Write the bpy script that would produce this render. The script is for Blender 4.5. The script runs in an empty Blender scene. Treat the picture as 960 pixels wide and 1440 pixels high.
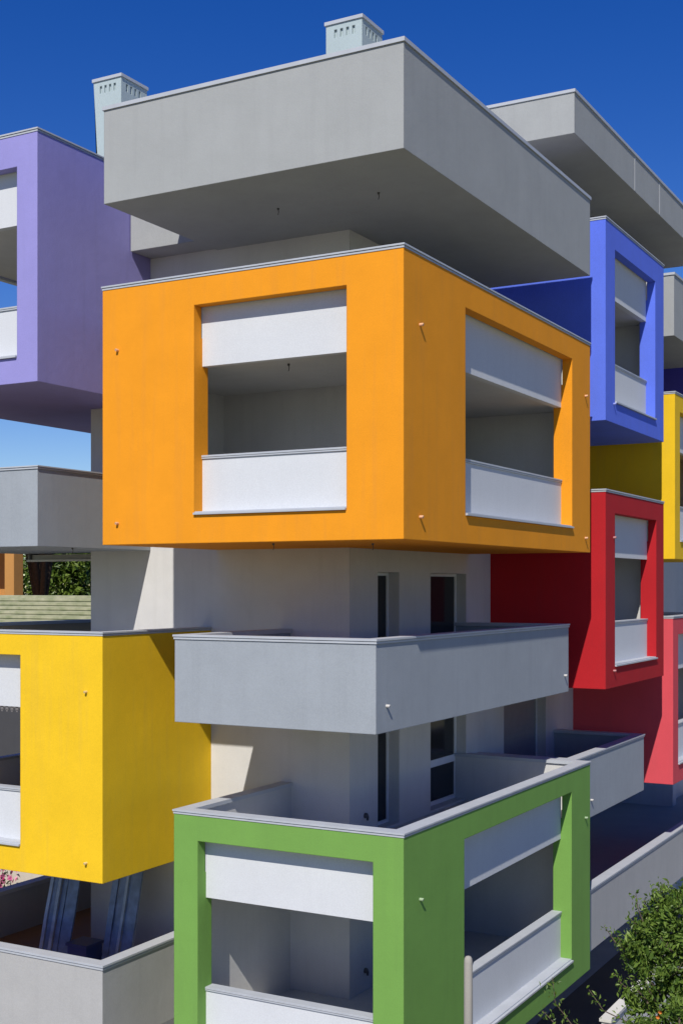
import bpy, bmesh, math, random
from mathutils import Vector, Matrix
R = math.radians
scene = bpy.context.scene
C = bpy.data.collections.new("place"); scene.collection.children.link(C)
G = -11.7            # ground level; heights are given relative to the horizon line of the viewer
rnd = random.Random(7)

# ------------------------------------------------------------------ materials
MATS = {}
def nmat(name):
    m = bpy.data.materials.new(name); m.use_nodes = True
    nt = m.node_tree; p = nt.nodes["Principled BSDF"]
    return m, nt, p
def N(nt, t, **kw):
    n = nt.nodes.new(t)
    for k, v in kw.items(): setattr(n, k, v)
    return n
def ramp(nt, a, b, ca, cb):
    r = N(nt, "ShaderNodeValToRGB"); e = r.color_ramp.elements
    e[0].position, e[1].position = a, b
    e[0].color = (*ca, 1); e[1].color = (*cb, 1)
    return r
def mul(c, k): return tuple(min(1, x * k) for x in c)

def stucco(name, col, rough=.85, grain=1.0, dirt=.10, blotch=.05, bev=.018):
    """painted mineral render: trowel blotches, faint run-off streaks, fine grain"""
    if name in MATS: return MATS[name]
    m, nt, p = nmat(name); L = nt.links
    geo = N(nt, "ShaderNodeNewGeometry")
    n1 = N(nt, "ShaderNodeTexNoise"); n1.inputs["Scale"].default_value = 1.1; n1.inputs["Detail"].default_value = 6; n1.inputs["Roughness"].default_value = .62
    L.new(geo.outputs["Position"], n1.inputs["Vector"])
    r1 = ramp(nt, .3, .7, mul(col, 1 - blotch), mul(col, 1 + blotch)); L.new(n1.outputs["Fac"], r1.inputs["Fac"])
    # streaks: noise squeezed in height
    mp = N(nt, "ShaderNodeMapping"); mp.inputs["Scale"].default_value = (3.2, 3.2, .22)
    L.new(geo.outputs["Position"], mp.inputs["Vector"])
    n2 = N(nt, "ShaderNodeTexNoise"); n2.inputs["Scale"].default_value = 1.6; n2.inputs["Detail"].default_value = 5; n2.inputs["Roughness"].default_value = .65
    L.new(mp.outputs["Vector"], n2.inputs["Vector"])
    g = sum(col) / 3
    dc = tuple(c * .62 + g * .12 for c in col)
    mx = N(nt, "ShaderNodeMix", data_type='RGBA'); 
    r2 = ramp(nt, .5, .78, (0, 0, 0), (dirt * 2.4,) * 3); L.new(n2.outputs["Fac"], r2.inputs["Fac"])
    L.new(r2.outputs["Color"], mx.inputs["Factor"]); L.new(r1.outputs["Color"], mx.inputs[6]); mx.inputs[7].default_value = (*dc, 1)
    # fine speckle
    n3 = N(nt, "ShaderNodeTexNoise"); n3.inputs["Scale"].default_value = 55; n3.inputs["Detail"].default_value = 3
    L.new(geo.outputs["Position"], n3.inputs["Vector"])
    r3 = ramp(nt, .3, .7, (.93,) * 3, (1.05,) * 3); L.new(n3.outputs["Fac"], r3.inputs["Fac"])
    m2 = N(nt, "ShaderNodeMix", data_type='RGBA', blend_type='MULTIPLY'); m2.inputs["Factor"].default_value = 1
    L.new(mx.outputs[2], m2.inputs[6]); L.new(r3.outputs["Color"], m2.inputs[7])
    L.new(m2.outputs[2], p.inputs["Base Color"])
    p.inputs["Roughness"].default_value = rough; p.inputs["Specular IOR Level"].default_value = .25
    bv = N(nt, "ShaderNodeBevel", samples=3); bv.inputs["Radius"].default_value = bev
    n4 = N(nt, "ShaderNodeTexNoise"); n4.inputs["Scale"].default_value = 6; n4.inputs["Detail"].default_value = 8; n4.inputs["Roughness"].default_value = .7
    L.new(geo.outputs["Position"], n4.inputs["Vector"])
    bp = N(nt, "ShaderNodeBump"); bp.inputs["Strength"].default_value = .15 * grain; bp.inputs["Distance"].default_value = .03
    L.new(n4.outputs["Fac"], bp.inputs["Height"]); L.new(bv.outputs["Normal"], bp.inputs["Normal"]); L.new(bp.outputs["Normal"], p.inputs["Normal"])
    MATS[name] = m; return m

def plain(name, col, rough=.5, metal=0., var=.06, scale=4., bev=0., spec=.5):
    if name in MATS: return MATS[name]
    m, nt, p = nmat(name); L = nt.links
    geo = N(nt, "ShaderNodeNewGeometry")
    n1 = N(nt, "ShaderNodeTexNoise"); n1.inputs["Scale"].default_value = scale; n1.inputs["Detail"].default_value = 5
    L.new(geo.outputs["Position"], n1.inputs["Vector"])
    r1 = ramp(nt, .3, .7, mul(col, 1 - var), mul(col, 1 + var)); L.new(n1.outputs["Fac"], r1.inputs["Fac"])
    L.new(r1.outputs["Color"], p.inputs["Base Color"])
    p.inputs["Roughness"].default_value = rough; p.inputs["Metallic"].default_value = metal
    p.inputs["Specular IOR Level"].default_value = spec
    if bev:
        bv = N(nt, "ShaderNodeBevel", samples=3); bv.inputs["Radius"].default_value = bev
        L.new(bv.outputs["Normal"], p.inputs["Normal"])
    MATS[name] = m; return m

def leafmat(name, ca, cb, trans=.3):
    if name in MATS: return MATS[name]
    m, nt, p = nmat(name); L = nt.links
    geo = N(nt, "ShaderNodeNewGeometry")
    r = ramp(nt, 0, 1, ca, cb); L.new(geo.outputs["Random Per Island"], r.inputs["Fac"])
    L.new(r.outputs["Color"], p.inputs["Base Color"]); p.inputs["Roughness"].default_value = .45
    p.inputs["Specular IOR Level"].default_value = .35
    t = N(nt, "ShaderNodeBsdfTranslucent"); L.new(r.outputs["Color"], t.inputs["Color"])
    mx = N(nt, "ShaderNodeMixShader"); mx.inputs[0].default_value = trans
    L.new(p.outputs[0], mx.inputs[1]); L.new(t.outputs[0], mx.inputs[2])
    L.new(mx.outputs[0], nt.nodes["Material Output"].inputs["Surface"])
    MATS[name] = m; return m

COL = dict(orange=(.79, .295, .011), purple=(.285, .265, .575), yellow=(.80, .505, .014), green=(.165, .335, .07),
           red=(.43, .012, .018), blue=(.105, .175, .74), rose=(.64, .075, .095), indigo=(.10, .08, .38),
           roofgrey=(.345, .358, .355), grey=(.315, .345, .375), wall=(.57, .565, .555), inner=(.56, .56, .545), yellowbounce=(.46, .36, .23), white=(.60, .62, .64), terracegrey=(.40, .40, .39))  # yellow loggia interior has warm bounced light put into its colour
def ST(k, **kw): return stucco(k + "_render", COL[k], **kw)
M_cop = plain("coping_metal", (.43, .455, .49), .5, 0, .05, 3, .006)
M_white = stucco("white_panel_render", COL["white"], .8, .5, .05, .025, .008)
M_alu = plain("white_window_frame", (.74, .75, .76), .35, 0, .03)
M_glass = plain("dark_glass", (.022, .025, .03), .12, 0, .1, 1, 0, .3)
M_pipe = plain("pale_drain_pipe", (.55, .53, .50), .5)
M_hook = plain("dark_hook", (.07, .07, .07), .5)
M_chim = stucco("pale_chimney_render", (.40, .48, .49), .8, .4, .06, .03)

# ------------------------------------------------------------------ helpers
def link(name, bm, mat, parent=None, smooth=False):
    bmesh.ops.recalc_face_normals(bm, faces=bm.faces)
    me = bpy.data.meshes.new(name); bm.to_mesh(me); bm.free()
    if smooth:
        for f in me.polygons: f.use_smooth = True
    me.materials.append(mat)
    o = bpy.data.objects.new(name, me); C.objects.link(o)
    if parent is not None:
        root = parent
        while root.parent: root = root.parent
        o.parent = parent
        if root.type == 'EMPTY': me.transform(Matrix.Translation(-root.location))
        elif '_org' in root: me.transform(Matrix.Translation(-Vector(root['_org'])))
    return o
def tag(o, label=None, cat=None, group=None, kind=None):
    if label: o["label"] = label
    if cat: o["category"] = cat
    if group: o["group"] = group
    if kind: o["kind"] = kind
    return o
def thing(name, label, cat, loc, group=None):
    o = bpy.data.objects.new(name, None); o.empty_display_size = .3; C.objects.link(o); o.location = loc
    return tag(o, label, cat, group)

def vox(ops, taper=None):
    """union / difference of axis aligned boxes on one uneven grid -> a clean closed surface"""
    xs = sorted({round(v, 4) for o in ops for v in o[1][0:2]}); ys = sorted({round(v, 4) for o in ops for v in o[1][2:4]}); zs = sorted({round(v, 4) for o in ops for v in o[1][4:6]})
    nx, ny, nz = len(xs) - 1, len(ys) - 1, len(zs) - 1
    S = {}
    for i in range(nx):
        cx = (xs[i] + xs[i + 1]) / 2
        for j in range(ny):
            cy = (ys[j] + ys[j + 1]) / 2
            for k in range(nz):
                cz = (zs[k] + zs[k + 1]) / 2; s = False
                for op, b in ops:
                    if b[0] < cx < b[1] and b[2] < cy < b[3] and b[4] < cz < b[5]: s = (op == '+')
                if s: S[i, j, k] = 1
    bm = bmesh.new(); V = {}
    def v(i, j, k):
        if (i, j, k) not in V: V[i, j, k] = bm.verts.new((xs[i], ys[j], zs[k]))
        return V[i, j, k]
    for (i, j, k) in S:
        if (i - 1, j, k) not in S: bm.faces.new((v(i, j, k), v(i, j, k + 1), v(i, j + 1, k + 1), v(i, j + 1, k)))
        if (i + 1, j, k) not in S: bm.faces.new((v(i + 1, j, k), v(i + 1, j + 1, k), v(i + 1, j + 1, k + 1), v(i + 1, j, k + 1)))
        if (i, j - 1, k) not in S: bm.faces.new((v(i, j, k), v(i + 1, j, k), v(i + 1, j, k + 1), v(i, j, k + 1)))
        if (i, j + 1, k) not in S: bm.faces.new((v(i, j + 1, k), v(i, j + 1, k + 1), v(i + 1, j + 1, k + 1), v(i + 1, j + 1, k)))
        if (i, j, k - 1) not in S: bm.faces.new((v(i, j, k), v(i, j + 1, k), v(i + 1, j + 1, k), v(i + 1, j, k)))
        if (i, j, k + 1) not in S: bm.faces.new((v(i, j, k + 1), v(i + 1, j, k + 1), v(i + 1, j + 1, k + 1), v(i, j + 1, k + 1)))
    return bm
def box(*b): return ('+', b)
def cut(*b): return ('-', b)
def tube(bm, pts, rads, n=8, cap=True):
    rings = []; a = None
    for i, p in enumerate(pts):
        p = Vector(p); d = (Vector(pts[min(i + 1, len(pts) - 1)]) - Vector(pts[max(i - 1, 0)])).normalized()
        if a is None: a = d.orthogonal().normalized()
        else:
            a = a - d * a.dot(d)
            a = a.normalized() if a.length > 1e-4 else d.orthogonal().normalized()
        b = d.cross(a)
        rings.append([bm.verts.new(p + (a * math.cos(t) + b * math.sin(t)) * rads[i]) for t in [2 * math.pi * q / n for q in range(n)]])
    for r0, r1 in zip(rings, rings[1:]):
        for q in range(n): bm.faces.new((r0[q], r0[(q + 1) % n], r1[(q + 1) % n], r1[q]))
    if cap:
        bm.faces.new(rings[0][::-1]); bm.faces.new(rings[-1])

def coping(parent, x0, x1, y0, y1, z, h=.075, w=.30, ov=.022, two=True):
    """ring-shaped coping: a thin cover over a slightly recessed drip moulding"""
    e = .012
    ops = []
    if two:
        zm = z + h * .42
        ops += [box(x0 - ov + e, x1 + ov - e, y0 - ov + e, y1 + ov - e, z, zm), box(x0 - ov, x1 + ov, y0 - ov, y1 + ov, zm + .012, z + h), box(x0 - ov + .024, x1 + ov - .024, y0 - ov + .024, y1 + ov - .024, zm, zm + .012)]
    else: ops += [box(x0 - ov, x1 + ov, y0 - ov, y1 + ov, z, z + h)]
    ops.append(cut(x0 + w, x1 - w, y0 + w, y1 - w, z - 1, z + h + 1))
    return link("coping", vox(ops), M_cop, parent)

def spout(parent, p, d, mat=None):
    bm = bmesh.new(); d = Vector(d); p = Vector(p)
    tube(bm, [p - d * .05, p + d * .058, p + d * .064 + Vector((0, 0, -.002))], [.026, .026, .022], 10)
    return link("drain_spout", bm, mat or M_pipe, parent, False)
def hook(parent, p):
    bm = bmesh.new(); x, y, z = p
    tube(bm, [(x, y, z + .03), (x, y, z - .03)], [.025, .02], 8)
    tube(bm, [(x, y, z - .02), (x + .012, y, z - .07), (x - .01, y + .01, z - .12)], [.008, .007, .007], 6)
    return link("ceiling_hook", bm, M_hook, parent)

def colour_box(blk, label, key, x0, x1, y0, y1, b, fw=None, rw=None, lw=None, top=4.63, H=4.63, spouts_f=(), spouts_r=(), hooks=(), inner=.2):
    """projecting loggia box; fw/rw/lw = window spans in the front, right and left faces"""
    T = .42
    t = b + top
    yi0, xi1, xi0 = y0 + (T if fw else inner), x1 - (T if rw else inner), x0 + (T if lw else inner)
    yi1 = y1 - .22
    ops = [box(x0, x1, y0, y1, b, t),
           cut(xi0, xi1, yi0, yi1, b + .52, b + 3.17),
           cut(x0 + .22, x1 - .22, y0 + .22, y1 - .22, t - 1.02, t + 1)]
    wb, wt = b + .49, b + 4.15
    if fw: ops += [cut(fw[0], fw[1], y0 - 1, y0 + .262, wb, wt), cut(fw[0], fw[1], y0 - 1, yi0 + .01, b + .56, b + 3.17)]
    if rw: ops += [cut(x1 - .262, x1 + 1, rw[0], rw[1], wb, wt), cut(xi1 - .01, x1 + 1, rw[0], rw[1], b + .56, b + 3.17)]
    if lw: ops += [cut(x0 - 1, x0 + .262, lw[0], lw[1], wb, wt), cut(x0 - 1, xi0 + .01, lw[0], lw[1], b + .56, b + 3.17)]
    bm = vox(ops); k = .004
    zones = [(xi0 - k, xi1 + k, yi0 - k, yi1 + k, b + .5, b + 3.2), (x0 + .22 - k, x1 - .22 + k, y0 + .22 - k, y1 - .22 + k, t - 1.03, t - .001)]
    for f in bm.faces:
        for q in zones:
            if all(q[0] < v.co.x < q[1] and q[2] < v.co.y < q[3] and q[4] < v.co.z < q[5] + .01 for v in f.verts): f.material_index = 1
    for f in bm.faces:
        if all(abs(v.co.z - t + 1.02) < .002 for v in f.verts): f.material_index = 2
    o = link("projecting_box", bm, ST(key), blk); o["label"] = label; o.data.materials.append(ST("yellowbounce" if key == "yellow" else "inner")); o.data.materials.append(stucco("terrace_bounce_floor", (.55, .53, .49), .8, .3))  # terrace floor is an added pale reflector, throwing light onto soffits above
    coping(o, x0, x1, y0, y1, t, .072, .26)
    e = .02
    def panels(u0, u1, face):
        def bx(a0, a1, d0, d1, z0, z1):
            if face == 'f': return box(a0, a1, y0 + d0, y0 + d1, z0, z1)
            if face == 'r': return box(x1 - d1, x1 - d0, a0, a1, z0, z1)
            return box(x0 + d0, x0 + d1, a0, a1, z0, z1)
        link("lintel_panel", vox([bx(u0 - e, u1 + e, .25, .40, b + 3.115, wt + .03)]), M_white, o)
        link("parapet_panel", vox([bx(u0 - e, u1 + e, .25, .40, b + .53, b + 1.485)]), M_white, o)
        link("parapet_rail", vox([bx(u0 - .012, u1 + .012, .228, .44, b + 1.487, b + 1.51), bx(u0 - .012, u1 + .012, .222, .446, b + 1.518, b + 1.55), bx(u0 - .012, u1 + .012, .24, .42, b + 1.505, b + 1.525)]), M_cop, o)
        link("window_sill", vox([bx(u0 + .004, u1 - .004, -.045, .252, wb + .003, wb + .04), bx(u0 + .004, u1 - .004, .01, .252, wb + .04, wb + .062)]), M_cop, o)
    if fw: panels(*fw, 'f')
    if rw: panels(*rw, 'r')
    if lw: panels(*lw, 'l')
    pm = plain(key + "_painted_pipe", tuple(c * .6 + .22 for c in COL[key]), .6)
    for (x, z) in spouts_f: spout(o, (x, y0, z), (0, -1, 0), pm)
    for (y, z) in spouts_r: spout(o, (x1, y, z), (1, 0, 0), pm)
    for h in hooks: hook(o, h)
    return o

def balcony(blk, label, key, x0, x1, y0, y1, b, t, floor=.42, ftile=("floor_tile", (.26, .17, .12)), ch=.08, spouts_f=(), spouts_r=(), par=.2, hooks=(), name="balcony"):
    ops = [box(x0, x1, y0, y1, b, t), cut(x0 + par, x1 - par, y0 + par, y1 - par, b + floor, t + 1)]
    bm = vox(ops)
    for f in bm.faces:
        if all(abs(v.co.z - b - floor) < .002 for v in f.verts): f.material_index = 1
    o = link(name, bm, ST(key), blk); o.data.materials.append(stucco(*ftile, .8, .3))
    if label: o["label"] = label
    coping(o, x0, x1, y0, y1, t, ch, par + .05, .03)
    for (x, z) in spouts_f: spout(o, (x, y0, z), (0, -1, 0))
    for (y, z) in spouts_r: spout(o, (x1, y, z), (1, 0, 0))
    for h in hooks: hook(o, h)
    return o

def roof_slab(blk, label, key, x0, x1, y0, y1, b, t, hooks=(), joints=()):
    bm = vox([box(x0, x1, y0, y1, b, t), cut(x0 + .25, x1 - .25, y0 + .25, y1 - .25, b + .45, t + 1)])
    for f in bm.faces:
        if all(abs(v.co.z - b - .45) < .002 for v in f.verts): f.material_index = 1
    o = link("roof_slab", bm, ST(key), blk); o.data.materials.append(stucco("bounce_deck", (.66, .65, .61), .9))  # unseen pale deck added to bounce sun up to higher soffits
    if label: o["label"] = label
    coping(o, x0, x1, y0, y1, t, .07, .3, .025, False)
    for h in hooks: hook(o, h)
    for y in joints:
        link("joint_strip", vox([box(x1 - .02, x1 + .006, y - .035, y + .035, b + .02, t - .005)]), plain("joint_strip", (.42, .43, .43), .7), o)
    return o

def chimney(blk, x0, x1, y0, y1, z0, z1, taper=0.):
    ops = [box(x0, x1, y0, y1, z0, z1)]
    w = x1 - x0; d = y1 - y0
    for k in range(4):
        cx = x0 + w * (.27 + .165 * k); cy = y0 + d * (.22 + .165 * k)
        ops += [cut(cx - .03, cx + .03, y0 - 1, y0 + .035, z1 - .27, z1 - .11), cut(x1 - .035, x1 + 1, cy - .03, cy + .03, z1 - .27, z1 - .11)]
    bm = vox(ops)
    if taper:
        for v in bm.verts:
            if abs(v.co.x - x0) < 1e-4: v.co.x += taper * max(0, (z1 - v.co.z)) / (z1 - z0)
    o = link("chimney", bm, M_chim, blk)
    link("chimney_cap", vox([box(x0 - .025, x1 + .025, y0 - .025, y1 + .025, z1 + .001, z1 + .07)]), M_cop, o)
    return o

def tall_window(blk, xw, y0, y1, z0, z1, depth, style):
    """glazed door set deep in the side wall whose outer plane is x = xw"""
    xo = xw - depth + .09
    fr = .09 if style == "rail" else .065
    ops = [box(xo - .07, xo, y0 - .01, y1 + .01, z0, z1), cut(xo - 1, xo + 1, y0 + fr, y1 - fr, z0 + fr, z1 - fr)]
    if style == 'double': ops.append(box(xo - .06, xo - .005, y0 + .36, y0 + .46, z0 + .01, z1 - .01))
    if style == 'rail':
        ops.append(box(xo - .06, xo - .005, y0 + .02, y1 - .02, z0 + .86, z0 + 1.02)); ops.append(box(xo - .06, xo - .005, y0 + .02, y1 - .02, z1 - .36, z1 - .30))
    o = link("window_frame", vox(ops), M_alu, blk)
    if style == 'shut':
        sh = [box(xo - .05, xo - .02, y0 + .03, y1 - .03, z0 + .03, z1 - .03)]
        for k in range(1, 16): sh.append(cut(xo - .026, xo, y0, y1, z0 + k * .14, z0 + k * .14 + .015))
        link("roller_shutter", vox(sh), plain("grey_roller_shutter", (.20, .21, .23), .5), o)
        return o
    link("pane", vox([box(xo - .045, xo - .03, y0 + .02, y1 - .02, z0 + .02, z1 - .02)]), M_glass, o)
    return o

# ------------------------------------------------------------------ block 1
W, XC = 3.6, -2.943
B1 = thing("apartment_block", "nearest apartment block with orange, purple, yellow and green boxes under a grey roof slab", "apartment block", (-6, 4, G))
def core(blk, x0, x1, y0, y1, zt, openings, step=None):
    ops = [box(x0, x1, y0, y1, G - .3, zt)]
    for (a, b_, z0, z1) in openings: ops.append(cut(x1 - .34, x1 + 1, a, b_, z0, z1))
    ops += step or []
    o = link("core_wall", vox(ops), ST("wall"), blk)
    for (a, b_, z0, z1) in openings: tall_window(blk, x1, a, b_, z0, z1, .34, ('shut' if a > 11 else 'rail' if abs(z0 + 4.98) < .01 else 'double') if b_ - a > 1.2 else 'single')
    return o
lv = [-8.60, -5.48, -2.40, .74, 3.87]
ops1 = []
for f in (-8.04, -4.98, -1.98, 1.26, 4.30):
    top = f + 2.25
    ops1 += [(4.79, 5.766, f, top), (7.318, 9.287, f, top)]
cw = core(B1, -9.42, XC, W, 10.40, 7.10, ops1)
for z in (-4.59, -7.68):
    bm = bmesh.new(); tube(bm, [(XC - .02, 4.236, z), (XC + .035, 4.236, z), (XC + .06, 4.236, z - .03), (XC + .06, 4.236, z - .09)], [.06, .055, .03, .02], 8)
    link("wall_tap", bm, M_hook, cw)

colour_box(B1, "orange projecting box at the near corner", "orange", -6.097, 0, 0, 9.435, .738, (-4.063, -1.035), (2.45, 8.21),
           spouts_f=((-5.746, 4.25), (-5.746, 1.12)), spouts_r=((.592, 4.245), (.592, 1.115), (9.084, 4.2), (9.084, 1.05)),
           hooks=((-2.745, 1.0, 3.9), (-2.9, .74, .738), (-1.38, 1.58, .738)))
colour_box(B1, "lilac purple projecting box at upper left", "purple", -12.3, -7.782, .13, 9.0, 3.873, (-11.65, -8.30), None, (2.4, 7.6), top=4.745)
colour_box(B1, "yellow projecting box at lower left", "yellow", -12.3, -6.215, .14, 9.0, -5.48, (-11.75, -8.224), None, (2.6, 7.6), top=4.55,
           spouts_f=((-6.594, -1.97), (-6.594, -5.14)))
colour_box(B1, "green projecting box at bottom corner", "green", -4.495, 0, 0, 9.435, -8.60, (-3.985, -.55), (2.40, 8.18), top=4.59,
           spouts_r=((.592, -5.11), (9.084, -5.15)))
balcony(B1, "grey balcony between the orange and green boxes", "grey", -4.495, -.508, .025, 9.45, -2.40, -.945,
        spouts_r=((.391, -1.97), (9.176, -2.02)))
balcony(B1, "grey balcony below the purple box", "grey", -12.3, -7.782, .135, 4.60, .746, 2.216, ch=.065, hooks=((-7.9, 1.255, .746),))
balcony(B1, "grey terrace parapet holding blue panels", "terracegrey", -12.1, -6.215, .14, 9.2, -8.60, -7.07, floor=.56, ch=.09)
roof_slab(B1, "grey roof slab over the orange box", "roofgrey", -6.065, 0, 0, 9.435, 6.943, 8.64, hooks=((-3.43, 1.75, 6.943), (-1.39, 1.82, 6.943)))
roof_slab(B1, "low grey roof edge behind the purple box", "roofgrey", -7.76, -6.10, 2.9, 9.3, 6.972, 8.45)
chimney(B1, -3.40, -2.60, 3.47, 4.32, 7.0, 10.95)
chimney(B1, -9.37, -8.6, 3.63, 4.53, 6.9, 11.05, .27)

# ------------------------------------------------------------------ block 2
B2 = thing("apartment_block", "second apartment block with a blue box above a red box beside the orange box", "apartment block", (-5, 14, G))
ops2 = []
for f in (-4.98, 1.26):
    ops2 += [(11.66, 14.72, f, f + 2.25)]
core(B2, -9.0, XC, 10.405, 17.0, 10.13, ops2, [cut(-5.2, XC + 1, 10.8, 18, G, -5.47)])
colour_box(B2, "blue projecting box beside the grey roof slab", "blue", -5.5, -.054, 10.77, 15.93, 3.866, None, (11.503, 15.1), top=4.70, spouts_r=((11.39, 4.32),))
colour_box(B2, "red projecting box beside the orange box", "red", -5.5, -.054, 10.772, 15.93, -2.429, None, (11.503, 15.2), top=4.62, spouts_r=((11.39, 1.14), (11.39, -2.03)))
balcony(B2, "grey balcony behind the green box", "grey", -6.0, -.5, 9.8, 15.6, -5.50, -4.07, spouts_r=((11.04, -5.09),))
balcony(B2, "pale terrace parapet at lower right", "terracegrey", -6.5, -.42, 9.9, 33, -8.60, -7.22, floor=.5, ftile=("grey_floor_tile", (.36, .35, .33)), ch=.09)
roof_slab(B2, "grey upper roof slab behind the blue box", "roofgrey", -8.0, -.30, 9.25, 22.3, 10.14, 11.06, joints=(14.05, 16.45))

# ------------------------------------------------------------------ block 3 and 4
B3 = thing("apartment_block", "third apartment block with a yellow box above a rose box at the right edge", "apartment block", (-5, 19, G))
ops3 = [(24.6, 26.4, -1.98, .27)]
core(B3, -9.0, XC, 17.005, 28.7, 6.93, ops3, [cut(-5.2, XC + 1, 16, 28.2, G, -5.47)])
colour_box(B3, "yellow projecting box at the right edge", "yellow", -5.5, -.07, 17.2, 22.4, .74, None, (17.75, 21.7), top=4.60)
colour_box(B3, "rose projecting box at the right edge", "rose", -5.5, -.07, 17.0, 22.2, -5.52, None, (17.55, 21.5), top=4.60)
roof_slab(B3, "grey roof slab above the far yellow box", "roofgrey", -6.0, -.07, 17.1, 22.4, 6.943, 8.63)
B4 = thing("apartment_block", "farthest apartment block with an indigo box behind the right yellow box", "apartment block", (-5, 26, G))
core(B4, -9.0, -3.3, 28.705, 33.0, 3.8, [])
colour_box(B4, "indigo projecting box seen under the far grey slab", "indigo", -5.5, -.05, 23.6, 28.6, 3.87, None, (24.4, 27.8), top=4.65)

# ------------------------------------------------------------------ things on the left terrace
M_blue = plain("blue_panel_film", (.13, .19, .34), .28, 0, .3, 5)
M_blue2 = plain("pale_blue_panel_film", (.28, .36, .50), .28, 0, .25, 5)
M_navy = plain("navy_plastic", (.02, .045, .19), .4, 0, .1, 3)
def panel_stack(label, x0, y0, widths, lean_x, lean_y, zb, zt, seed):
    t = thing("panel_stack", label, "panels", (x0, y0, zb), "blue panel stacks leaning on the terrace")
    r = random.Random(seed); x = x0
    for i, (w, dy) in enumerate(widths):
        bm = bmesh.new(); th = .05; nn = 5
        dz = r.uniform(-.10, .05)
        rows = []
        for k in range(nn + 1):
            f = k / nn; z = zb + (zt + dz - zb) * f
            ox = x + lean_x * f + r.uniform(-.008, .008); oy = y0 + dy + lean_y * f
            rows.append([bm.verts.new((ox, oy, z)), bm.verts.new((ox + w - .014, oy + r.uniform(-.008, .008), z)), bm.verts.new((ox + w - .014, oy + th, z)), bm.verts.new((ox, oy + th, z))])
        for a, b in zip(rows, rows[1:]):
            for q in range(4): bm.faces.new((a[q], a[(q + 1) % 4], b[(q + 1) % 4], b[q]))
        bm.faces.new(rows[0][::-1]); bm.faces.new(rows[-1])
        link("panel", bm, M_blue2 if i % 2 == 0 and w < .13 else M_blue, t)
        x += w
    return t
panel_stack("stack of five blue panels leaning behind the grey terrace parapet, left of the blue bin", -9.98, 2.5, [(.10, 0), (.16, .03), (.09, -.03), (.14, .02), (.30, .04)], .08, .55, -8.04, -5.52, 3)
panel_stack("stack of blue panels leaning by the terrace corner, right of the blue bin", -8.27, 2.5, [(.16, 0), (.20, .03), (.08, -.03), (.30, .03)], .08, .5, -8.04, -5.52, 5)
bn = thing("storage_bin", "small navy blue bin with a flat lid between the two blue panel stacks", "bin", (-8.62, 2.45, -8.04))
link("bin_body", vox([box(-8.86, -8.36, 2.2, 2.7, -8.04, -7.49)]), M_navy, bn)
link("bin_lid", vox([box(-8.89, -8.33, 2.17, 2.73, -7.488, -7.43)]), plain("bin_lid_plastic", (.035, .055, .17), .4), bn)

# retracted awning under the left grey balcony
aw = thing("awning", "rolled up awning with a pale bar hung under the grey balcony below the purple box", "awning", (-10.9, 4.48, .62))
M_awn = plain("awning_bar", (.40, .39, .36), .5)
link("awning_bar", vox([box(-12.0, -9.75, 4.40, 4.56, .60, .715)]), M_awn, aw)
link("front_bar", vox([box(-11.95, -9.80, 4.30, 4.37, .555, .60)]), plain("awning_front_bar", (.55, .54, .5), .45), aw)
for x in (-11.9, -9.86): link("bracket", vox([box(x - .03, x + .03, 4.34, 4.58, .56, .745)]), M_hook, aw)

# scalloped fringe on the yellow box blind
yb = [o for o in B1.children if o.get("label") == "yellow projecting box at lower left"][0]
bm = bmesh.new()
for v in bmesh.ops.create_cube(bm, size=1)["verts"]: v.co = Vector((-9.9 + v.co.x * 3.5, .391 + v.co.y * .018, -2.365 + v.co.z * .02))
for k in range(26):
    x = -8.28 - k * .13
    for (w, z0, z1) in ((.035, -2.43, -2.36), (.02, -2.46, -2.42)):
        vs = [bm.verts.new((x + sx * w, .382 + sy, z)) for z in (z0, z1) for sx, sy in ((-1, 0), (1, 0), (1, .012), (-1, .012))]
        for f in ((0, 1, 2, 3), (4, 5, 6, 7), (0, 1, 5, 4), (1, 2, 6, 5), (2, 3, 7, 6), (3, 0, 4, 7)): bm.faces.new([vs[i] for i in f])
link("blind_fringe", bm, plain("fringe_fabric", (.16, .15, .15), .8), yb)

# ------------------------------------------------------------------ foliage
def leafcloud(bm, r, blobs, n, size, flat=.0):
    tot = sum(b[3] ** 2 for b in blobs)
    for (bx, by, bz, br, sq) in blobs:
        m = int(n * br * br / tot)
        for _ in range(m):
            v = Vector((r.gauss(0, 1), r.gauss(0, 1), r.gauss(0, 1))).normalized()
            q = br * (r.random() ** .45) * (1 + .28 * math.sin(5 * v.x + 3 * v.z + bx * 7) * math.sin(4 * v.y - 2 * v.z + by))
            c = Vector((bx, by, bz)) + Vector((v.x, v.y, v.z * sq)) * q
            leaf(bm, r, c, size * r.choice((r.uniform(.5, .9), r.uniform(.8, 1.5))), v)
def leaf(bm, r, c, s, out=None):
    d = Vector((r.gauss(0, 1), r.gauss(0, 1), r.gauss(0, .6) + .2))
    if out is not None: d = d + out * .7
    d.normalize(); a = d.orthogonal().normalized()
    a = (Matrix.Rotation(r.uniform(0, 6.28), 3, d) @ a); b = d.cross(a)
    bend = d * s * .15
    v0 = bm.verts.new(c - a * s * .5); v1 = bm.verts.new(c + b * s * .22 + bend); v2 = bm.verts.new(c + a * s * .5); v3 = bm.verts.new(c - b * s * .22 + bend)
    bm.faces.new((v0, v1, v2)); bm.faces.new((v0, v2, v3))
M_bark = plain("bark", (.09, .065, .045), .9, 0, .3, 9)
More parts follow.
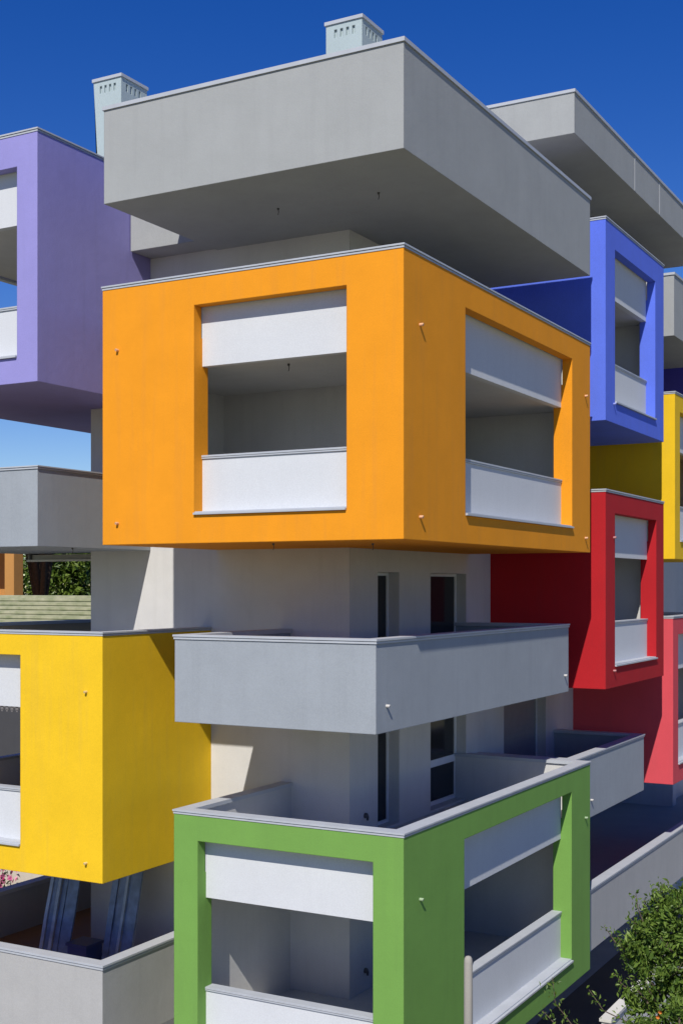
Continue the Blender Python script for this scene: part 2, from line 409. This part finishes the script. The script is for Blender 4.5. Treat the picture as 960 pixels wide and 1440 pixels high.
def tree(label, x, y, z0, trunk_h, tr, blobs, n, size, mat, group=None, name="tree", cat="tree", seed=1):
    r = random.Random(seed); t = thing(name, label, cat, (x, y, z0), group)
    bm = bmesh.new()
    tube(bm, [(x, y, z0 - .2), (x + .05, y, z0 + trunk_h * .5), (x - .04, y + .05, z0 + trunk_h)], [tr * 1.25, tr, tr * .75], 9)
    for b in blobs:
        mx = ((x + b[0]) / 2 + r.uniform(-.2, .2), (y + b[1]) / 2, z0 + trunk_h + (b[2] - z0 - trunk_h) * .6)
        tube(bm, [(x, y, z0 + trunk_h * .8), mx, (b[0], b[1], b[2])], [tr * .6, tr * .35, tr * .12], 6)
    link("trunk", bm, M_bark, t, True)
    bm = bmesh.new(); leafcloud(bm, r, blobs, n, size); link("crown", bm, mat, t)
    return t
M_lf = leafmat("bright_leaves", (.05, .11, .015), (.19, .27, .04))
M_lf2 = leafmat("dark_leaves", (.012, .035, .010), (.05, .10, .022))
M_lf3 = leafmat("shrub_leaves", (.045, .10, .014), (.21, .31, .055), .35)
for i, (x, y, h, s, mt, lab, th) in enumerate([
        (-29.4, 23.9, 16.2, 2.4, M_lf, "light green tree on a tall dark trunk behind the ribbed roof", 12.6),
        (-33.5, 31, 14.9, 3.6, M_lf, "bright leafy tree behind the ribbed roof, right of the ochre pillar", 6),
        (-29.0, 32, 14.6, 3.9, M_lf2, "dense dark tree behind the ribbed roof, beside the core wall edge", 6),
        (-38.5, 44, 15.8, 4.6, M_lf2, "dark tree standing furthest back behind the ochre pillar", 6),
        (-24.5, 30, 14.8, 3.6, M_lf, "light green tree half hidden by the grey core wall at left", 6)]):
    z = G + h
    bl = [(x + rnd.uniform(-1.8, 1.8), y + rnd.uniform(-1.6, 1.6), z - (rnd.uniform(1.2, 6.4) if th < 10 else rnd.uniform(.6, 1.6)), s * rnd.uniform(.46, .66), .85) for _ in range(11)]
    tree(lab, x, y, G, th if th > 10 else h * .4, .26, bl, 15000, .30, mt, "trees behind the ribbed roof", seed=20 + i)
x, y = -1.0, 35.0
bl = [(x + rnd.uniform(-2, 2), y + rnd.uniform(-2, 2), G + 10 + rnd.uniform(-3.5, 3.2), rnd.uniform(1.3, 1.9), .85) for _ in range(10)]
tree("green tree beyond the far end of the block, seen under the right yellow box", x, y, G, 6, .28, bl, 7000, .3, M_lf, seed=41)

# big shrub at the lower right
sx, sy = 3.7, 4.4
sh = thing("pomegranate_shrub", "large leafy shrub with small orange red flowers in the bottom right corner", "shrub", (sx, sy, G))
r = random.Random(11)
stem = bmesh.new(); lv_ = bmesh.new()
for k in range(7):
    a = k * .9; dx, dy = math.cos(a), math.sin(a)
    tube(stem, [(sx + dx * .08, sy + dy * .08, G - .1), (sx + dx * .4, sy + dy * .4, G + 1.8), (sx + dx * 1.0, sy + dy * 1.0, G + 4.4)], [.06, .045, .018], 7)
blobs = [(3.75, 4.4, -7.3, 1.25, 1.), (4.5, 4.9, -6.6, 1.35, 1.), (3.2, 4.1, -7.75, .85, .9), (3.9, 3.6, -8.6, 1.2, .9), (4.9, 4.4, -8.4, 1.5, 1.), (3.1, 4.6, -8.9, .8, .8), (4.3, 5.6, -6.1, .85, 1.), (5.2, 5.6, -6.2, 1.2, 1.), (3.55, 4.3, -6.75, .6, 1.), (2.85, 4.3, -6.5, .55, 1.), (3.3, 4.4, -6.15, .6, 1.), (2.95, 4.3, -7.1, .42, 1.), (2.62, 4.2, -6.55, .26, 1.1), (2.75, 4.3, -6.05, .25, 1.2), (3.0, 4.4, -5.75, .22, 1.3), (2.6, 4.2, -7.35, .24, 1.), (3.5, 4.7, -5.4, .28, 1.1), (3.9, 4.9, -5.15, .25, 1.2), (3.75, 4.8, -5.85, .65, 1.), (4.2, 5.0, -5.6, .6, 1.)]
clumps = []
for (bx, by, bz, br, sq) in blobs:
    for _ in range(int(10 + 62 * br * br)):
        v = Vector((r.gauss(0, 1), r.gauss(0, 1), r.gauss(0, 1))).normalized() * br * r.uniform(.35, 1.08)
        clumps.append((bx + v.x, by + v.y, bz + v.z * sq, r.uniform(.10, .27), .8))
leafcloud(lv_, r, clumps, 40000, .115)
for c in r.sample(clumps, 150):
    b = min(blobs, key=lambda q: (q[0] - c[0]) ** 2 + (q[1] - c[1]) ** 2 + (q[2] - c[2]) ** 2)
    tube(stem, [(b[0], b[1], b[2] - b[3] * .5), ((b[0] + c[0]) / 2, (b[1] + c[1]) / 2, (b[2] + c[2]) / 2 - .08), c[:3]], [.014, .009, .004], 4)
def sprig(pts, n=40, s=.10, spread=.09):
    P = [Vector(p) for p in pts]
    tube(stem, P, [.018 - .013 * i / (len(P) - 1) for i in range(len(P))], 5)
    for _ in range(n):
        f = r.random() ** .8 * (len(P) - 1); i = min(int(f), len(P) - 2); c = P[i].lerp(P[i + 1], f - i)
        leaf(lv_, r, c + Vector((r.gauss(0, spread), r.gauss(0, spread), r.gauss(0, spread))), s * r.uniform(.6, 1.2))
for _ in range(70):      # shoots that break the outline
    b = r.choice(blobs); v = Vector((r.gauss(0, 1), r.gauss(0, 1), abs(r.gauss(0, 1)) + .3)).normalized()
    p0 = Vector(b[:3]) + v * b[3] * .7; k = r.uniform(.35, .8) * (.5 if b[2] > -6.7 else 1); p1 = p0 + v * .5 * k; p2 = p1 + Vector((v.x * .3, v.y * .3, .35)) * k
    sprig((p0, p1, p2), 30, .11, .06)
sprig(((3.2, 4.3, -6.9), (2.75, 4.2, -6.2), (2.55, 4.25, -5.75), (2.5, 4.3, -5.5)), 60, .10, .07)
sprig(((3.0, 4.2, -7.2), (2.45, 4.1, -6.7), (2.15, 4.05, -6.3), (2.0, 4.05, -6.1)), 34, .09, .05)
sprig(((3.9, 5.0, -5.8), (3.65, 5.1, -5.3), (3.5, 5.1, -5.15)), 60, .12, .12)
sprig(((3.1, 4.2, -8.0), (2.5, 4.1, -7.8), (2.0, 4.0, -7.6), (1.75, 3.95, -7.25)), 46, .10, .07)
sprig(((2.6, 4.1, -8.1), (2.0, 4.0, -7.98), (1.45, 3.9, -7.92), (1.15, 3.85, -7.55), (1.1, 3.85, -7.1)), 60, .10, .08)
sprig(((1.45, 3.9, -7.92), (1.2, 3.8, -7.95), (.95, 3.75, -7.7)), 26, .10, .07)
sprig(((2.2, 4.0, -8.0), (2.1, 4.0, -8.4), (2.3, 4.05, -8.9)), 16, .10, .06)
for _ in range(9):
    b = r.choice(blobs[:5]); v = Vector((-r.random() * .2 + .1, -1, r.gauss(0, .6))).normalized(); c = Vector(b[:3]) + v * b[3] * .95
    fl = bmesh.new(); cv = fl.verts.new(c)      # a small trumpet of six petals
    ring = [fl.verts.new(c + Vector((math.cos(q) * .035, -.05 + r.uniform(-.015, .015), math.sin(q) * .035))) for q in [k * math.pi / 3 for k in range(6)]]
    for q in range(6): fl.faces.new((cv, ring[q], ring[(q + 1) % 6]))
    link("flower", fl, leafmat("pomegranate_flower", (.5, .06, .02), (.7, .25, .05), .2), sh)
link("stems", stem, M_bark, sh, True); link("foliage", lv_, M_lf3, sh)

# white garden wall behind the shrub
tag(link("garden_wall", vox([box(.24, .44, 9.5, 24, G, -9.75), box(.20, .48, 9.46, 24.04, -9.75, -9.68)]), stucco("white_wall_render", (.62, .61, .57)), None), "low white garden wall half hidden behind the leafy shrub", "wall")
# round-headed post in front of the green box
pt = thing("post", "slender pale concrete post with a rounded top in front of the green box", "post", (1.0, .25, G))
bm = bmesh.new(); tube(bm, [(1, .25, G - .1), (1, .25, -5.9), (1, .25, -5.84), (1, .25, -5.81), (1, .25, -5.80)], [.085, .068, .06, .04, .012], 14)
link("shaft", bm, stucco("post_concrete", (.34, .32, .28), .9, .8), pt, True)
bm = bmesh.new(); tube(bm, [(1, .25, G - .05), (1, .25, G + .12)], [.17, .15], 14); link("footing", bm, stucco("post_concrete", (.34, .32, .28)), pt)

# ------------------------------------------------------------------ neighbours on the left
M_tile = None
def tiled(name):
    m, nt, p = nmat(name); L = nt.links
    geo = N(nt, "ShaderNodeNewGeometry"); n1 = N(nt, "ShaderNodeTexNoise"); n1.inputs["Scale"].default_value = 2.2; n1.inputs["Detail"].default_value = 8
    L.new(geo.outputs["Position"], n1.inputs["Vector"]); r = ramp(nt, .35, .65, (.25, .27, .15), (.40, .39, .26)); L.new(n1.outputs["Fac"], r.inputs["Fac"])
    L.new(r.outputs["Color"], p.inputs["Base Color"]); p.inputs["Roughness"].default_value = .9
    return m
H = thing("house", "neighbouring house with a mossy ribbed roof seen over the left yellow box", "house", (-24, 18, G))
# roof: ribbed courses stepping up the slope with dark laps between them
bm = bmesh.new()
x0, x1, y0, z0 = -36, -18.6, 15.0, -1.30
for k in range(6):
    ya, za = y0 + k * .30, z0 + k * .15
    for (p, q, u, w_) in ((ya, ya + .40, za, za + .085), (ya + .33, ya + .40, za + .05, za + .17)):
        vs = [bm.verts.new(c) for c in ((x0, p, u), (x1, p, u), (x1, q, u + .02), (x0, q, u + .02), (x0, p, w_), (x1, p, w_), (x1, q, w_ + .02), (x0, q, w_ + .02))]
        for f in ((0, 1, 2, 3), (4, 5, 6, 7), (0, 1, 5, 4), (1, 2, 6, 5), (2, 3, 7, 6), (3, 0, 4, 7)): bm.faces.new([vs[i] for i in f])
link("roof", bm, tiled("mossy_roof"), H)
link("wall", vox([box(x0 + .4, x1 - .4, y0 + .5, y0 + 4.6, G, -1.35)]), stucco("eaves_shade_render", (.06, .06, .065)), H)  # shade under the eaves is put into this dark wall colour
O = thing("house", "ochre house corner with pillars standing behind the mossy roof at far left", "house", (-34, 21.5, G))
link("wall", vox([box(-40, -27.28, 20.0, 23, G, -1.2), box(-27.78, -27.28, 20.0, 20.52, -1.2, 2.2), box(-30.4, -29.9, 20.0, 20.5, -1.2, 2.2), box(-40, -27.2, 19.9, 22, 2.2, 2.6), box(-40, -29.6, 22, 23, -1.2, 2.2)]), stucco("ochre_render", (.52, .25, .07)), O)
# flowers and cream wall glimpsed past the left terrace
tag(link("garden_wall", vox([box(-21.2, -16.2, 10.0, 10.25, G, -7.9)]), stucco("cream_wall_render", (.55, .51, .42)), None), "cream garden wall beyond the left terrace, under the yellow box", "wall")
fb = thing("flowering_shrub", "pink flowering shrub beyond the left terrace parapet", "shrub", (-17.6, 8.9, G))
bm = bmesh.new(); rr = random.Random(5); bb = [(-17.75, 8.9, -8.7, .75, 1.), (-17.3, 9.0, -9.6, .8, 1.), (-18.5, 8.8, -9.0, .8, 1.)]
leafcloud(bm, rr, bb, 900, .14); link("foliage", bm, M_lf2, fb)
bm = bmesh.new(); leafcloud(bm, rr, [(b[0], b[1] - .1, b[2] + .1, b[3] * 1.03, 1.) for b in bb], 1500, .17); link("flowers", bm, leafmat("pink_petals", (.55, .06, .22), (.75, .28, .45), .3), fb)
bm = bmesh.new()
for q in range(4): tube(bm, [(-17.6 + q * .05, 8.9, G - .1), (-17.8 + q * .25, 8.9, G + 1.2), (-18.1 + q * .3, 8.95, G + 2.2)], [.05, .04, .015], 6)
link("stems", bm, M_bark, fb, True)

# ------------------------------------------------------------------ ground
def sheet(name, x0, x1, y0, y1, z, mat, nx=1, ny=1):
    bm = bmesh.new(); vv = [bm.verts.new(p) for p in ((x0, y0, z), (x1, y0, z), (x1, y1, z), (x0, y1, z))]; bm.faces.new(vv)
    return tag(link(name, bm, mat), kind="structure")
m, nt, p = nmat("dry_ground"); L = nt.links
geo = N(nt, "ShaderNodeNewGeometry"); n1 = N(nt, "ShaderNodeTexNoise"); n1.inputs["Scale"].default_value = .35; n1.inputs["Detail"].default_value = 9
L.new(geo.outputs["Position"], n1.inputs["Vector"]); rp = ramp(nt, .35, .65, (.15, .15, .07), (.28, .25, .155)); L.new(n1.outputs["Fac"], rp.inputs["Fac"]); L.new(rp.outputs["Color"], p.inputs["Base Color"]); p.inputs["Roughness"].default_value = .95
sheet("ground", -1500, 1500, -1500, 1500, G - .008, m)
sheet("paving", -16, 2.6, -7, 40, G - .002, stucco("grey_paving", (.24, .20, .16), .9))
sheet("road", 6, 13, -200, 200, G - .003, stucco("asphalt", (.05, .05, .052), .9))

# ------------------------------------------------------------------ light, sky, camera
SD = Vector((.302, -1, 1.12)).normalized()
el = math.asin(SD.z); az = math.atan2(SD.x, SD.y)
w = bpy.data.worlds.new("World"); scene.world = w; w.use_nodes = True
nt = w.node_tree; bg = nt.nodes["Background"]
sky = nt.nodes.new("ShaderNodeTexSky"); sky.sky_type = 'NISHITA'; sky.sun_disc = False
sky.sun_elevation = el; sky.sun_rotation = az; sky.altitude = 300; sky.air_density = 1.0; sky.dust_density = .0; sky.ozone_density = 4.0
hs = nt.nodes.new("ShaderNodeHueSaturation"); hs.inputs["Hue"].default_value = .523; hs.inputs["Saturation"].default_value = 1.37; hs.inputs["Value"].default_value = 1.55
nt.links.new(sky.outputs[0], hs.inputs["Color"]); nt.links.new(hs.outputs[0], bg.inputs[0]); bg.inputs[1].default_value = .066
sl = bpy.data.lights.new("sun", 'SUN'); sl.energy = 4.9; sl.angle = R(.5); sl.color = (1, .95, .87)
so = bpy.data.objects.new("sun", sl); scene.collection.objects.link(so); so.rotation_euler = (-SD).to_track_quat('-Z', 'Y').to_euler(); so.location = SD * 60

cam = bpy.data.cameras.new("camera"); co = bpy.data.objects.new("camera", cam); scene.collection.objects.link(co)
co.location = (8.8397, -17.9676, 0); co.rotation_euler = (R(90), 0, R(29.02))
cam.sensor_fit = 'VERTICAL'; cam.sensor_height = 24; cam.lens = 24 * 1772 / 1440; cam.shift_y = 103.3 / 1440 * 1.0
cam.clip_start = .1; cam.clip_end = 4000
scene.camera = co
scene.render.engine = 'CYCLES'
scene.cycles.max_bounces = 8; scene.cycles.diffuse_bounces = 4
vs = scene.view_settings; vs.view_transform = 'Standard'; vs.look = 'None'; vs.exposure = 0; vs.gamma = 1; vs.use_curve_mapping = False
